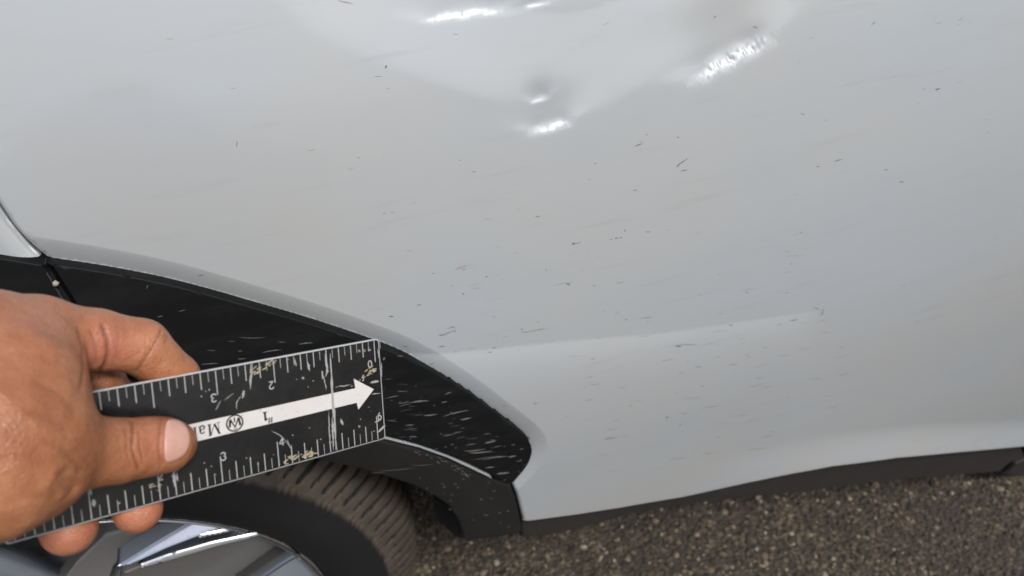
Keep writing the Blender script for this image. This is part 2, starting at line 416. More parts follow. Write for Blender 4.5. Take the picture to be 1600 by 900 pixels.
# arch trim on the body below the door cladding
def arch_y(x, z):
    r = np.hypot(x-WC[0], z-WC[1]); return base(x, z)+.003+.010*(1-sstep(r, .34, .42))
A_OUT = hit([(800, 759), (781, 752), (758, 743), (730, 730), (700, 717), (655, 702), (605, 689), (550, 680), (480, 668), (400, 652), (300, 630), (180, 600), (60, 580), (-60, 575), (-200, 580)], arch_y)
A_BOT = hit([(815, 822), (812, 800), (806, 775)], arch_y)
A_IN = hit([(-200, 690), (-60, 680), (60, 680), (180, 684), (300, 692), (400, 703), (460, 712), (505, 722), (557, 733), (602, 746), (646, 760), (680, 778), (700, 792), (714, 812), (722, 832), (722, 846), (770, 842), (815, 834)], arch_y)
at_poly = np.r_[spline(A_OUT[::-1], .006), A_BOT[::-1], A_IN[::-1]]
arch = panel('arch_trim', at_poly, arch_y, TRIM, car, .008, .004, .004, .03, None, 'dusty black wheel arch lip below the door cladding')
# painted strip of the door opening showing between the two black mouldings
sp = np.r_[hit([(340, 625), (400, 638), (470, 655), (550, 671), (605, 681), (655, 694), (700, 710), (735, 726), (765, 741)]), hit([(768, 747), (738, 733), (700, 715), (655, 699), (605, 686.5), (550, 676), (470, 661), (400, 645), (340, 632)])]
panel('door_opening_edge', sp, lambda x, z: base(x, z)-.0012, PAINT, car, .01, .0015, .0012, .02)
# sill trims under the door edge
ST = np.r_[hit([(812, 808), (840, 805), (900, 797), (965, 787), (1065, 770), (1165, 748), (1240, 732), (1300, 722), (1400, 709), (1500, 700), (1592, 692)], base, -.012),
           hit([(1602, 712), (1580, 722), (1562, 738), (1425, 749), (1300, 762), (1240, 772), (1175, 777), (1080, 789), (990, 803), (927, 822), (875, 834), (815, 843)], base, -.012)]
panel('sill_trim', ST, lambda x, z: base(x, z)+.012, SILL, car, .01, .004, .005, .10, None, 'dusty black trim strip below the door edge')
ST2 = np.r_[hit([(1606, 713), (1584, 724), (1567, 740), (1590, 741), (1700, 735), (1850, 722), (1850, 668), (1600, 692)], base, -.012)]
panel('sill_trim', ST2, lambda x, z: base(x, z)+.009, SILL, car, .01, .004, .004, .10)
# mud flap and inner liner of the wheel arch
mb = MB(); n = 40
for j, (rr, yy) in enumerate(((.415, .03), (.40, .34))):
    for i in range(n+1):
        t = math.radians(12+i*(156/n)); mb.V.append((WC[0]+rr*math.cos(t), yy, WC[1]+rr*math.sin(t)))
mb.F += [(i, i+1, n+2+i, n+1+i) for i in range(n)]
b0 = len(mb.V); mb.V.append((WC[0], .34, WC[1])); mb.F += [(n+1+i, n+2+i, b0) for i in range(n)]
mb.build('arch_liner', DARK, car)
fl = hit([(676, 776), (712, 798), (722, 840), (712, 838), (694, 822), (680, 812)], base, -.05)
mb = MB(); fy = [base(p[0:1], p[1:2])[0] for p in fl]
V = [(p[0], y+.05, p[1]) for p, y in zip(fl, fy)]+[(p[0]+.01, y+.065, p[1]) for p, y in zip(fl, fy)]; m = len(fl)
mb.add(V, [tuple(range(m)), tuple(range(2*m-1, m-1, -1))]+[(i, i+m, (i+1) % m+m, (i+1) % m) for i in range(m)]); mb.build('mud_flap', DARK, car, False)
# unseen body boxes behind the skin, added so that no daylight comes through it
def box(mb, lo, hi):
    x0, y0, z0 = lo; x1, y1, z1 = hi
    mb.add([(x0, y0, z0), (x1, y0, z0), (x1, y1, z0), (x0, y1, z0), (x0, y0, z1), (x1, y0, z1), (x1, y1, z1), (x0, y1, z1)],
           [(3, 2, 1, 0), (4, 5, 6, 7), (0, 1, 5, 4), (1, 2, 6, 5), (2, 3, 7, 6), (3, 0, 4, 7)])
mb = MB(); box(mb, (.46, .16, .27), (1.40, 1.60, 1.08)); box(mb, (-.60, .16, .775), (.455, 1.60, 1.08)); box(mb, (-.60, .36, .26), (.455, 1.60, .77)); box(mb, (-.6, .16, .2), (-.45, .355, .77))
mb.build('unseen_body', DARK, car, False)

# wheel
wheel = empty('wheel'); wheel.parent = car
def lathe_grid(prof, nth, fn=None, t0=0, t1=360, closed=True):
    prof = np.asarray(prof, float); T = np.radians(np.linspace(t0, t1, nth, endpoint=not closed))
    R = np.tile(prof[:, 0], (nth, 1)); Yp = np.tile(prof[:, 1], (nth, 1)); TH = np.tile(T[:, None], (1, len(prof)))
    if fn is not None: R, Yp = fn(TH, R, Yp)
    V = np.stack([WC[0]+R*np.cos(TH), Yp, WC[1]+R*np.sin(TH)], 2).reshape(-1, 3); m = len(prof); Fc = []
    for i in range(nth if closed else nth-1):
        k = (i+1) % nth
        for j in range(m-1): Fc.append((i*m+j, i*m+j+1, k*m+j+1, k*m+j))
    return V, Fc
side_p = [(.226, .016), (.229, .008), (.234, .001), (.240, -.003), (.252, -.007), (.268, -.007), (.280, -.003), (.288, .0005), (.291, .0015), (.2925, .0035), (.294, .0065), (.2975, .0075)]
tread_p = [(.300+.034*(1-(1-t)**2.2), .0085+.055*t) for t in np.linspace(0, 1, 22)]
ys = np.linspace(.066, .185, 42); tread_p += [(.334+.002*math.sin((y-.066)/.119*math.pi), y) for y in ys]
tread_p += [(.330, .200), (.315, .225), (.290, .238), (.26, .243), (.226, .235)]
prof = np.array(side_p+tread_p)
NTH = 1680; PITCH = 60
GRV = []
def tread(TH, R, Yp):
    s = np.clip((Yp-.0095)/.05, 0, 1)
    ph = (TH*PITCH/(2*math.pi)+1.0*s-.35*s*s) % 1.0
    on = sstep(Yp, .0082, .013)*(1-sstep(Yp, .19, .21))
    tri = lambda c, w: np.clip(1-np.abs((ph-c+.5) % 1-.5)/w, 0, 1)
    g = sstep(tri(.25, .105), .1, .5)*.0075+sstep(tri(.75, .075), .1, .55)*.005
    circ = 0
    for yc, w in ((.068, .0055), (.105, .006), (.145, .006)): circ = np.maximum(circ, sstep(np.abs(Yp-yc), w, w*.6))
    d = np.maximum(g*np.where(Yp < .10, 1, .6), circ*.007)
    lump = .0011*np.sin(TH*163+3*np.sin(TH*37))*np.exp(-((Yp-.005)/.004)**2)*(R < .30)
    GRV.append(on*d)
    return R-on*d+lump, Yp
V, Fc = lathe_grid(prof, NTH, tread)
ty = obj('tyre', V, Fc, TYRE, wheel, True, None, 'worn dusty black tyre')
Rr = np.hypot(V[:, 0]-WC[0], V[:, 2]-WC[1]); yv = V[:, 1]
dust_shade = sstep(yv, .001, .006)*(Rr > .285)*(1-sstep(GRV[0].reshape(-1), .0008, .003))*(1-.75*sstep(yv, .03, .07))  # inward fade of the dust also paints in the arch's shade on the tread
ty.data.attributes.new('dust_shade', 'FLOAT', 'POINT').data.foreach_set('value', dust_shade.astype(np.float32))
# rim: outer lip, barrel and face
lip = [(.226, .018), (.2275, .010), (.2265, .006), (.2235, .0055), (.2195, .009), (.2175, .016), (.2165, .040), (.213, .075), (.205, .19), (.20, .20)]
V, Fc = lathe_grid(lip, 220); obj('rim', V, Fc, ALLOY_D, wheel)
V, Fc = lathe_grid([(.226, .0065), (.2272, .0048), (.2262, .0035), (.2243, .0042), (.2235, .0058)], 220); obj('rim_lip', V, Fc, MACH, wheel)
V, Fc = lathe_grid([(.001, .020), (.03, .020), (.038, .026), (.062, .034), (.07, .05), (.07, .12)], 64); obj('hub', V, Fc, ALLOY, wheel)
V, Fc = lathe_grid([(.15, .10), (.05, .10)], 64); obj('brake_disc', V, Fc, ALLOY_D, wheel)
def spoke_mesh(name, a0, material, w0, w1, tw, yo, r0=.05, r1=.218, th=.022, ridge=0.):
    """one swept blade: angle a0 (deg) at the lip, swept back by tw degrees towards the hub"""
    mb = MB(); n, m = 16, 9
    for i in range(n):
        t = i/(n-1); r = r0+(r1-r0)*t; a_ = math.radians(a0-tw*(1-t)**1.3); w = w0+(w1-w0)*t**1.2
        for j in range(m):
            s = j/(m-1)*2-1; da = s*w/r
            y = yo+.018*(1-t)**2*-1+.02*(1-t)+.004*t*t+ridge*s*.006+(.0022 if abs(s) > .99 else 0)+.002*s*s
            mb.V.append((WC[0]+r*math.cos(a_+da), y, WC[1]+r*math.sin(a_+da)))
    N0 = len(mb.V); mb.V += [(x, y+th, z) for x, y, z in mb.V]
    for i in range(n-1):
        for j in range(m-1):
            q = i*m+j; mb.F.append((q, q+1, q+m+1, q+m)); mb.F.append((N0+q+m, N0+q+m+1, N0+q+1, N0+q))
        for j in (0, m-1):
            q = i*m+j; f = (q, q+m, N0+q+m, N0+q); mb.F.append(f if j == 0 else f[::-1])
    return mb.build(name, material, wheel)
for k in range(5):
    a0 = 118+72*k
    if k == 4: continue
    spoke_mesh('spoke', a0, ALLOY, .017, .062, 20, .016)
    spoke_mesh('spoke', a0+33, ALLOY, .014, .030, 24, .012, ridge=.7)
    spoke_mesh('spoke_edge', a0+41.5, MACH, .0022, .0032, 24, .009, th=.02)
def facet(name, px, y0, bz, bx, material, zc=.50, xc=.15, r=.002):
    fn = lambda x, z: y0+bz*(z-zc)+bx*(x-xc)
    return panel(name, hit(px, fn), fn, material, wheel, .006, r, r, .018)
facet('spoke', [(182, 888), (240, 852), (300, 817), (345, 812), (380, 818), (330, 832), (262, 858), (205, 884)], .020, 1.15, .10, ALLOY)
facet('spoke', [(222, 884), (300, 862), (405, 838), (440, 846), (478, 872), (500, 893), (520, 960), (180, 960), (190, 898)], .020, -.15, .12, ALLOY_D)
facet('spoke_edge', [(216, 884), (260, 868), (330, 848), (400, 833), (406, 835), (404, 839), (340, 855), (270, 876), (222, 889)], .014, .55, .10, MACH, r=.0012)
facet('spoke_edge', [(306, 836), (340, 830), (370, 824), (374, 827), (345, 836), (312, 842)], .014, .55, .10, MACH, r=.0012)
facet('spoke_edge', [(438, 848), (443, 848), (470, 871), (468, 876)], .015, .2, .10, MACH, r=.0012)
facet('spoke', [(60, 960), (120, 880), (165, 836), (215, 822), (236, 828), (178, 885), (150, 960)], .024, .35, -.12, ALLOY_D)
# ------------------------------------------------------------------ marks on the paint and the cladding
chips = [(603, 104, 7, 5, 80), (370, 225, 14, 2, 85), (1066, 253, 26, 2.2, 35), (1060, 258, 9, 2, 60), (1069, 266, 14, 2, 10), (998, 226, 16, 2.2, 20), (992, 297, 8, 1.6, 0),
         (1059, 214, 6, 1.6, 0), (1310, 250, 18, 1.6, 15), (1278, 260, 7, 2, 0), (1254, 178, 8, 1.8, -10), (1465, 139, 10, 3, 10), (1443, 139, 4, 2, 0), (1384, 265, 7, 2.2, 0), (1408, 284, 9, 2.4, 10),
         (1252, 363, 7, 2, 10), (1236, 412, 5, 2, 0), (1167, 457, 6, 2.2, 5), (1229, 457, 5, 2, 5), (1142, 508, 8, 2.2, -10), (1070, 539, 48, 1.5, 3), (1060, 541, 12, 2, -10), (901, 380, 16, 2, 15), (896, 380, 6, 3, 20), (963, 372, 7, 2, 20), (976, 360, 5, 2, 60),
         (955, 374, 4, 2, 0), (970, 371, 5, 2, 10), (1012, 362, 9, 1.6, 0), (677, 427, 4, 3, 0), (760, 432, 4, 3, 0), (655, 476, 9, 2.2, 12), (611, 494, 10, 2.4, 0), (708, 511, 9, 2, -20), (700, 520, 30, 1.6, 22), (690, 523, 14, 1.6, 5), (711, 517, 6, 2, 60),
         (888, 444, 6, 3.5, -20), (853, 421, 4, 2, 90), (928, 446, 5, 2, 0), (815, 514, 5, 3, 20), (838, 516, 45, 1.4, 12), (690, 541, 12, 2.4, 5), (765, 550, 9, 2, 5), (772, 543, 7, 2.4, 20), (675, 568, 12, 2, 28), (634, 541, 8, 2, 0), (836, 630, 8, 2, 20), (978, 499, 5, 2, 0),
         (724, 459, 4, 3, 0), (985, 634, 6, 1.6, 0), (952, 684, 22, 1.4, 8), (1091, 573, 14, 1.5, 0), (1064, 583, 10, 1.4, 0), (1097, 603, 7, 1.6, 0), (1042, 652, 6, 3, 20), (1063, 664, 5, 2, 0), (1240, 500, 16, 2, 10), (118, 415, 10, 2.4, 25), (176, 420, 10, 3, 40), (105, 411, 9, 2, 10), (190, 421, 14, 1.6, 0),
         (313, 430, 14, 1.5, 10), (1117, 26, 8, 2, 30), (1365, 36, 12, 1.6, 40), (1500, 30, 10, 1.4, 20), (1180, 42, 10, 1.4, -20), (560, 246, 5, 2, 0), (600, 333, 4, 2, 0), (840, 338, 9, 2, 15), (718, 250, 5, 1.6, 0), (740, 268, 8, 1.6, 0), (930, 255, 4, 2, 0), (920, 280, 4, 1.6, 0), (540, 3, 30, 1.5, -12), (1010, 210, 4, 1.5, 0)]
slivers('paint_chips', chips, MARK_D, door, door_y, .00025, None, .62, .85)
sc = []
for _ in range(90):
    x, y = rng.uniform(620, 1300), rng.uniform(380, 790)
    if y > 560+(x-700)*.25+rng.uniform(-160, 190): continue
    sc.append((x, y, rng.choice([4, 7, 12, 30])*rng.uniform(.7, 1.3), rng.choice([.7, 1., 2.2])*rng.uniform(.7, 1.2), rng.uniform(0, 20)))
for _ in range(60): sc.append((rng.uniform(880, 1320), rng.uniform(480, 760), rng.uniform(5, 26), rng.uniform(.8, 1.7), rng.uniform(2, 14)))
for _ in range(60): sc.append((rng.uniform(150, 1590), rng.uniform(20, 620), rng.uniform(3, 14), rng.uniform(.7, 1.3), rng.uniform(-5, 25)))
sc += [(935, 747, 44, 2.6, 10), (924, 752, 12, 3.4, 10), (870, 764, 60, 1.6, 6), (1060, 716, 30, 2, 8), (955, 685, 30, 2, 8), (1530, 675, 16, 2.6, 18), (1110, 636, 30, 2, 10), (930, 600, 20, 1.6, 8), (1285, 488, 12, 5, 70), (1276, 482, 12, 3, -20)]
sc = [s for s in sc if not (s[1] > 690 and s[0] > 1230) and not (s[0] < 860 and s[1] > 530+.9*(s[0]-600)-60) and not (s[1] > 800-.13*(s[0]-820)-40 and s[0] > 860)]
slivers('paint_scratches', sc, MARK_B, door, door_y, .0002)
cw = [(655, 627, 34, 4.5, 6), (630, 629, 18, 2, 8), (672, 648, 26, 3, 6), (712, 645, 44, 3, 14), (728, 654, 20, 4, 12), (766, 690, 20, 5, 14), (750, 706, 40, 3.5, 5), (742, 703, 36, 3, 6), (775, 715, 46, 3, 8), (800, 713, 14, 4, 10), (765, 730, 16, 3.5, 4), (786, 739, 22, 5, 6), (736, 694, 16, 2, 8),
      (612, 620, 24, 2, 12), (640, 664, 16, 2.4, 4), (612, 657, 18, 2, -8), (645, 682, 14, 2, 0), (700, 614, 12, 2.4, 20), (694, 628, 10, 3, 10), (600, 560, 6, 6, 60), (625, 556, 10, 3, 0), (760, 715, 50, 1.6, 8), (715, 675, 16, 2, 8),
      (425, 548, 34, 2.6, 8), (394, 527, 44, 1.6, 0), (378, 560, 14, 2.4, 4), (328, 568, 30, 2, 4), (478, 536, 24, 3, 6), (375, 548, 8, 1.6, 0), (330, 547, 16, 1.2, -5), (285, 485, 12, 2, 12), (250, 494, 10, 1.5, 10), (230, 448, 8, 2, 60), (340, 462, 10, 3, -20), (440, 534, 12, 1.6, 0), (362, 533, 12, 1.4, 0)]
for _ in range(80): cw.append((rng.uniform(590, 825), 0, rng.choice([3, 5, 9, 18])*rng.uniform(.7, 1.3), rng.choice([.6, .9, 1.6])*rng.uniform(.7, 1.3), rng.uniform(0, 14)))
cw = [(x, y or 560+(x-590)*.6+rng.uniform(5, 105), l, w, a_) for x, y, l, w, a_ in cw]
cy = clad_y(.0028, None)
cw = [c_ for c_ in cw if inside(hit([(c_[0], c_[1])], cy), dc_poly)[0]]
slivers('pale_scratches', cw, MARK_W, dclad, cy, .0003, None, .55, .95)
cr2 = [(690+rng.uniform(-40, 45), 0, rng.uniform(3, 9), rng.uniform(1, 2.6), rng.uniform(-35, -10)) for _ in range(24)]
cr2 = [(x, 714+(x-690)*.45+rng.uniform(2, 12), l, w, a_) for x, y, l, w, a_ in cr2]
cr2 += [(620, 733, 60, 1.2, 5), (660, 726, 36, 1., 3), (590, 738, 30, 1., 4)]+[(rng.uniform(620, 800), rng.uniform(740, 830), rng.uniform(2, 8), rng.uniform(.8, 2), rng.uniform(-40, 40)) for _ in range(40)]
cr2 = [c_ for c_ in cr2 if inside(hit([(c_[0], c_[1])], arch_y), at_poly)[0]]
slivers('grey_scuffs', cr2, MARK_A, arch, arch_y, .0003)


# ------------------------------------------------------------------ ruler (held in the air in front of the wheel arch)
IN = .0254
RO = np.array([-.1833, .0931, .2834])
RM = np.array([[.7688, -.043, .638], [-.1216, -.9894, .0798], [.6278, -.1389, -.7659]])
RW = 1.939
def rul(u, v, h=0.):                          # inches along / across the ruler, height in mm -> world
    u, v = np.asarray(u, float), np.asarray(v, float)
    P = RO+np.multiply.outer(u*IN, RM[:, 0])+np.multiply.outer(v*IN, RM[:, 1])+RM[:, 2]*(h*.001)
    return cam2w(P)
def ruv(px):                                  # pixels of the photograph -> inches on the ruler face
    px = np.atleast_2d(np.asarray(px, float)); d = np.stack([(px[:, 0]-800)/F, (px[:, 1]-450)/F, np.ones(len(px))], 1)
    t = (RO @ RM[:, 2])/(d @ RM[:, 2]); P = d*t[:, None]-RO
    return np.stack([P @ RM[:, 0], P @ RM[:, 1]], 1)/IN
RBLK, nt, b = mat('black_printed_plastic', (.012, .0125, .0135), .22, spec=.5)
bump(nt, b, noise(nt, coords(nt), 260, 4, .6), .10, .0006)
b.inputs['Roughness'].default_value = .24; b.inputs['Specular IOR Level'].default_value = .4
c = mixc(nt, ramp(nt, noise(nt, coords(nt), 60, 5, .7), [(.45, (0, 0, 0)), (.75, (1, 1, 1))]), (.0075, .008, .009), (.017, .0165, .0155)); nt.links.new(c, b.inputs['Base Color'])
REDGE, _, _ = mat('clear_plastic_edge', (.42, .43, .43), .3, spec=.6)
RWHT, nt, b = mat('white_print', (.70, .68, .65), .5)
c = mixc(nt, noise(nt, coords(nt), 120, 5, .7), (.64, .625, .60), (.50, .485, .46)); nt.links.new(c, b.inputs['Base Color'])
RTICK, _, _ = mat('grey_white_print', (.33, .33, .32), .5)
RINK, _, _ = mat('black_print', (.012, .012, .012), .5)
RYEL, _, _ = mat('yellowed_scuff', (.42, .36, .24), .6)
RSCR, _, _ = mat('white_scratch', (.31, .31, .305), .5)
ruler = tag(empty('ruler'), 'black printed plastic pocket ruler with white arrow held in front of the wheel arch', 'ruler')
U0, U1, V0, V1, TH = -.135, 6.17, -.035, RW+.03, 1.3
def rr(u0, v0, u1, v1, r, n=5):
    out = []
    for cx, cy, a0 in ((u1-r, v0+r, -90), (u1-r, v1-r, 0), (u0+r, v1-r, 90), (u0+r, v0+r, 180)):
        for k in range(n+1):
            t = math.radians(a0+90*k/n); out.append((cx+r*math.cos(t), cy+r*math.sin(t)))
    return np.array(out)
oc, ic = rr(U0, V0, U1, V1, .07), rr(U0+.022, V0+.022, U1-.022, V1-.022, .055)
n = len(oc)
mb = MB(); mb.add(np.r_[rul(ic[:, 0], ic[:, 1], 0), rul(ic[:, 0], ic[:, 1], -TH)], [tuple(range(n)), tuple(range(2*n-1, n-1, -1))])
mb.build('plate', RBLK, ruler, False)
mb = MB(); mb.add(np.r_[rul(ic[:, 0], ic[:, 1], 0), rul(oc[:, 0], oc[:, 1], -.15), rul(oc[:, 0], oc[:, 1], -TH+.1), rul(ic[:, 0], ic[:, 1], -TH)],
       [(k*n+i, (k+1)*n+i, (k+1)*n+(i+1) % n, k*n+(i+1) % n) for k in range(3) for i in range(n)])
mb.build('edge_band', REDGE, ruler, True)
def flat(mb, uv, h): 
    uv = np.asarray(uv, float); a = .5*np.sum(uv[:, 0]*np.roll(uv[:, 1], -1)-np.roll(uv[:, 0], -1)*uv[:, 1])
    if a < 0: uv = uv[::-1]
    v2, _, fc, _, _, _ = delaunay_2d_cdt([Vector(p) for p in uv], [], [list(range(len(uv)))], 1, 1e-7, False)
    q = np.array([tuple(v) for v in v2]); tr = []
    for f in fc:
        p = q[list(f)]
        if not inside(p.mean(0)[None], uv)[0]: continue
        ar = (p[1, 0]-p[0, 0])*(p[2, 1]-p[0, 1])-(p[2, 0]-p[0, 0])*(p[1, 1]-p[0, 1]); tr.append(tuple(f) if ar > 0 else tuple(f[::-1]))
    mb.add(rul(q[:, 0], q[:, 1], h), tr)
def tick(q):
    tk = MB(); flat(tk, q, .03); tk.build('tick_mark', RTICK, ruler, False)
for k in range(-1, 50):
    u = k/8
    if u > 6.02: break
    ln = .46 if k % 8 == 0 else (.31 if k % 2 == 0 else .19)
    w = .009 if k % 2 == 0 else .0048
    tick([(u-w, .0), (u+w, .0), (u+w, ln), (u-w, ln)])
    u = 6.0578-k/8; tick([(u-w, RW), (u-w, RW-ln*.9), (u+w, RW-ln*.9), (u+w, RW)])
for u in (-.09, -.06): tick([(u-.006, 0), (u+.006, 0), (u+.006, .2), (u-.006, .2)])
ar = ruv([(303.3, 661.7), (555, 606.7), (552.7, 591.7), (584, 608.3), (560, 640), (557.3, 629.3), (303.3, 690.7)])
d = (ar[0]-ar[1])/(ar[1, 0]-ar[0, 0]); ext = 1.55
ar[0] = ar[0]+(ar[0]-ar[1])/np.linalg.norm(ar[0]-ar[1])*ext; ar[6] = ar[6]+(ar[6]-ar[5])/np.linalg.norm(ar[6]-ar[5])*ext
mb = MB(); flat(mb, ar, .05); arrow = mb.build('white_arrow', RWHT, ruler, False)
# strokes are drawn in letter space (x right, y up, cap height 1); flipped ones read upside down as in the photograph
def stroke_poly(pts, w):
    pts = np.asarray(pts, float); t = np.gradient(pts, axis=0); t /= np.linalg.norm(t, axis=1)[:, None]+1e-9
    nn = np.stack([-t[:, 1], t[:, 0]], 1); w = np.broadcast_to(np.asarray(w, float), (len(pts),))[:, None]/2
    return np.r_[pts+nn*w, (pts-nn*w)[::-1]]
def arc(cx, cy, rx, ry, a0, a1, n=14):
    t = np.radians(np.linspace(a0, a1, n)); return np.stack([cx+rx*np.cos(t), cy+ry*np.sin(t)], 1)
LIN = lambda *p: np.array(p, float)
DIG = {'0': [(arc(.3, .5, .24, .44, 0, 360, 26), .15)],
       '1': [(LIN((.32, 0), (.32, 1)), .17), (LIN((.1, .78), (.34, .96)), .13)],
       '2': [(arc(.3, .69, .24, .25, 170, -30, 16), .15), (LIN((.5, .57), (.08, .06)), .15), (LIN((.02, .07), (.58, .07)), .14)],
       '3': [(arc(.28, .72, .24, .22, 160, -90, 14), .15), (arc(.28, .28, .27, .23, 90, -165, 14), .15)],
       '4': [(LIN((.42, 0), (.42, 1)), .15), (LIN((.42, .96), (.02, .30)), .13), (LIN((0, .29), (.62, .29)), .14)],
       '5': [(LIN((.12, .93), (.54, .93)), .14), (LIN((.15, .95), (.1, .5)), .13), (arc(.28, .32, .26, .26, 130, -160, 16), .15)],
       '6': [(arc(.3, .3, .24, .25, 0, 360, 22), .15), (arc(.52, .32, .46, .62, 180, 105, 12), .15)]}
SERIF = {'M': [(LIN((.14, .04), (.14, .96)), .06), (LIN((.12, .97), (.46, .06)), .17), (LIN((.46, .06), (.80, .97)), .06), (LIN((.86, .03), (.86, .97)), .17), (LIN((0, .03), (.28, .03)), .06), (LIN((.70, .03), (1.02, .03)), .06), (LIN((0, .97), (.2, .97)), .06), (LIN((.78, .97), (1.02, .97)), .06)],
         'a': [(LIN((.40, .50), (.40, .08)), .14), (arc(.24, .46, .17, .18, 160, 0, 10), .10), (arc(.22, .17, .17, .15, 100, 330, 12), .12), (LIN((.40, .08), (.52, .04)), .08), (LIN((.2, .32), (.42, .38)), .07)],
         'r': [(LIN((.14, .02), (.14, .62)), .15), (LIN((0, .03), (.30, .03)), .06), (LIN((0, .62), (.16, .62)), .06), (arc(.34, .44, .18, .18, 160, 60, 8), .13)]}
def glyph(mb, strokes, pos, h, flip, hgt):
    s_ = -1 if flip else 1
    for pts, w in strokes:
        uv = stroke_poly(pts, w)*h*s_+np.asarray(pos); 
        a = uv; nq = len(a)//2
        q = rul(a[:, 0], a[:, 1], hgt)
        mb.add(q, [(i, 2*nq-1-i, 2*nq-2-i, i+1) for i in range(nq-1)])
for ch, px in (('1', (141, 766)), ('2', (250, 744)), ('3', (349, 713)), ('4', (440, 690)), ('5', (521, 668)), ('6', (593, 650))):
    nb = MB(); c = ruv([px])[0]; glyph(nb, DIG[ch], c-np.array([.045, .075]), .15, False, .06); nb.build('numeral', RTICK, ruler, False)
for ch, px in (('0', (578, 569)), ('1', (504, 586)), ('2', (424, 602)), ('3', (334, 622))):
    nb = MB(); c = ruv([px])[0]; glyph(nb, DIG[ch], c+np.array([.045, .075]), .15, True, .06); nb.build('numeral', RTICK, ruler, False)
# words and emblem on the arrow
HASH = [(LIN((.2, 0), (.3, 1)), .13), (LIN((.6, 0), (.7, 1)), .13), (LIN((.05, .33), (.8, .33)), .12), (LIN((.1, .67), (.85, .67)), .12)]
ONE = [(LIN((.3, .04), (.3, .96)), .22), (LIN((.06, .05), (.54, .05)), .11), (LIN((.06, .76), (.3, .92)), .13)]
for st_, px, hh in ((SERIF['M'], (343.5, 659), .205), (SERIF['a'], (320, 664), .205), (SERIF['r'], (307, 667), .205), (ONE, (418, 642.5), .17), (HASH, (426.5, 650.5), .115)):
    lt = MB(); glyph(lt, st_, ruv([px])[0], hh, True, .09); lt.build('letter', RINK, arrow, False)
em = MB(); c = ruv([(366.7, 661)])[0]
for r0, r1 in ((.124, .150),):
    m = 40; T = np.radians(np.arange(m)*360/m); q = np.r_[rul(c[0]+r0*np.cos(T), c[1]+r0*np.sin(T), .09), rul(c[0]+r1*np.cos(T), c[1]+r1*np.sin(T), .09)]
    em.add(q, [(i, m+i, m+(i+1) % m, (i+1) % m) for i in range(m)])
for p, w in (((( -.78, .50), (-.60, -.62)), .34), (((-.60, -.70), (-.02, .62)), .20), (((.02, .62), (.60, -.70)), .20), (((.60, -.62), (.78, .50)), .34), (((0, -.1), (0, -.82)), .2), (((-.25, .86), (.25, .86)), .12)):
    glyph(em, [(LIN(*p), w)], c, .118, True, .09)
em.build('emblem', RINK, arrow, False)
# wear
def scr(mb, pts, w, h=.12):
    uv = ruv(pts); n_ = 14; s0 = np.linspace(0, 1, len(uv)); s1 = np.linspace(0, 1, n_)
    P = np.stack([np.interp(s1, s0, uv[:, 0]), np.interp(s1, s0, uv[:, 1])], 1)+rng.normal(0, .004, (n_, 2))
    ww = w*np.maximum(.15, np.sin(np.pi*np.linspace(.06, .94, n_)))*rng.uniform(.5, 1.3, n_)
    a = stroke_poly(P, ww); q = rul(a[:, 0], a[:, 1], h); mb.add(q, [(i, 2*n_-1-i, 2*n_-2-i, i+1) for i in range(n_-1)])
ws = MB(); wy = MB()
for p, w in (([(516, 552), (518, 590), (520, 625), (523, 665), (525, 703)], .055), ([(508, 553), (511, 580), (509, 588)], .05), ([(505, 586), (510, 610)], .02), ([(513, 640), (516, 700)], .02), ([(519, 650), (521, 704)], .03),
             ([(392, 567), (392, 590), (391, 608)], .035), ([(381, 610), (379, 622)], .05), ([(376, 618), (369, 630), (370, 640)], .02), ([(345, 625), (336, 642)], .015), ([(365, 614), (350, 626)], .014), ([(284, 712), (276, 730), (268, 745)], .03), ([(300, 693), (288, 712)], .05), ([(271, 735), (273, 760)], .05), ([(276, 738), (277, 752)], .03),
             ([(424, 673), (440, 682), (455, 700)], .015), ([(448, 686), (456, 705)], .02), ([(578, 598), (592, 595)], .05), ([(580, 616), (594, 614)], .02), ([(524, 605), (548, 601)], .02), ([(585, 660), (596, 655)], .03), ([(589, 677), (602, 664)], .05), ([(590, 545), (592, 560)], .02), ([(596, 566), (596, 590)], .02),
             ([(532, 655), (536, 664)], .05), ([(471, 591), (476, 591)], .04), ([(560, 665), (562, 668)], .04), ([(559, 548), (563, 549)], .05), ([(567, 547), (571, 548)], .05), ([(575, 546), (579, 547)], .05), ([(480, 565), (484, 580)], .05), ([(460, 560), (463, 572)], .03), ([(146, 780), (147, 792)], .06)):
    scr(ws, p, w)
for k in range(26):
    t = rng.uniform(); x, y = 390+t*35+rng.normal(0, 2), 588-t*22+rng.normal(0, 2.5); scr(wy, [(x, y), (x+rng.uniform(2, 8), y-rng.uniform(1, 6))], .018)
for k in range(34):
    t = rng.uniform(); x, y = 443+t*46+rng.normal(0, 2), 721-t*14+rng.normal(0, 2.5); scr(wy, [(x, y), (x+rng.uniform(2, 9), y-rng.uniform(0, 4))], .02)
for k in range(26):
    t = rng.uniform(); x, y = 563+t*20+rng.normal(0, 1.5), 596-t*20+rng.normal(0, 2.5); scr(wy, [(x, y), (x+rng.uniform(1, 6), y-rng.uniform(0, 6))], .022)
for k in range(10): x, y = 228+rng.uniform(0, 20), 757+rng.uniform(0, 10); scr(wy, [(x, y), (x+rng.uniform(3, 12), y-rng.uniform(-1, 2))], .015)
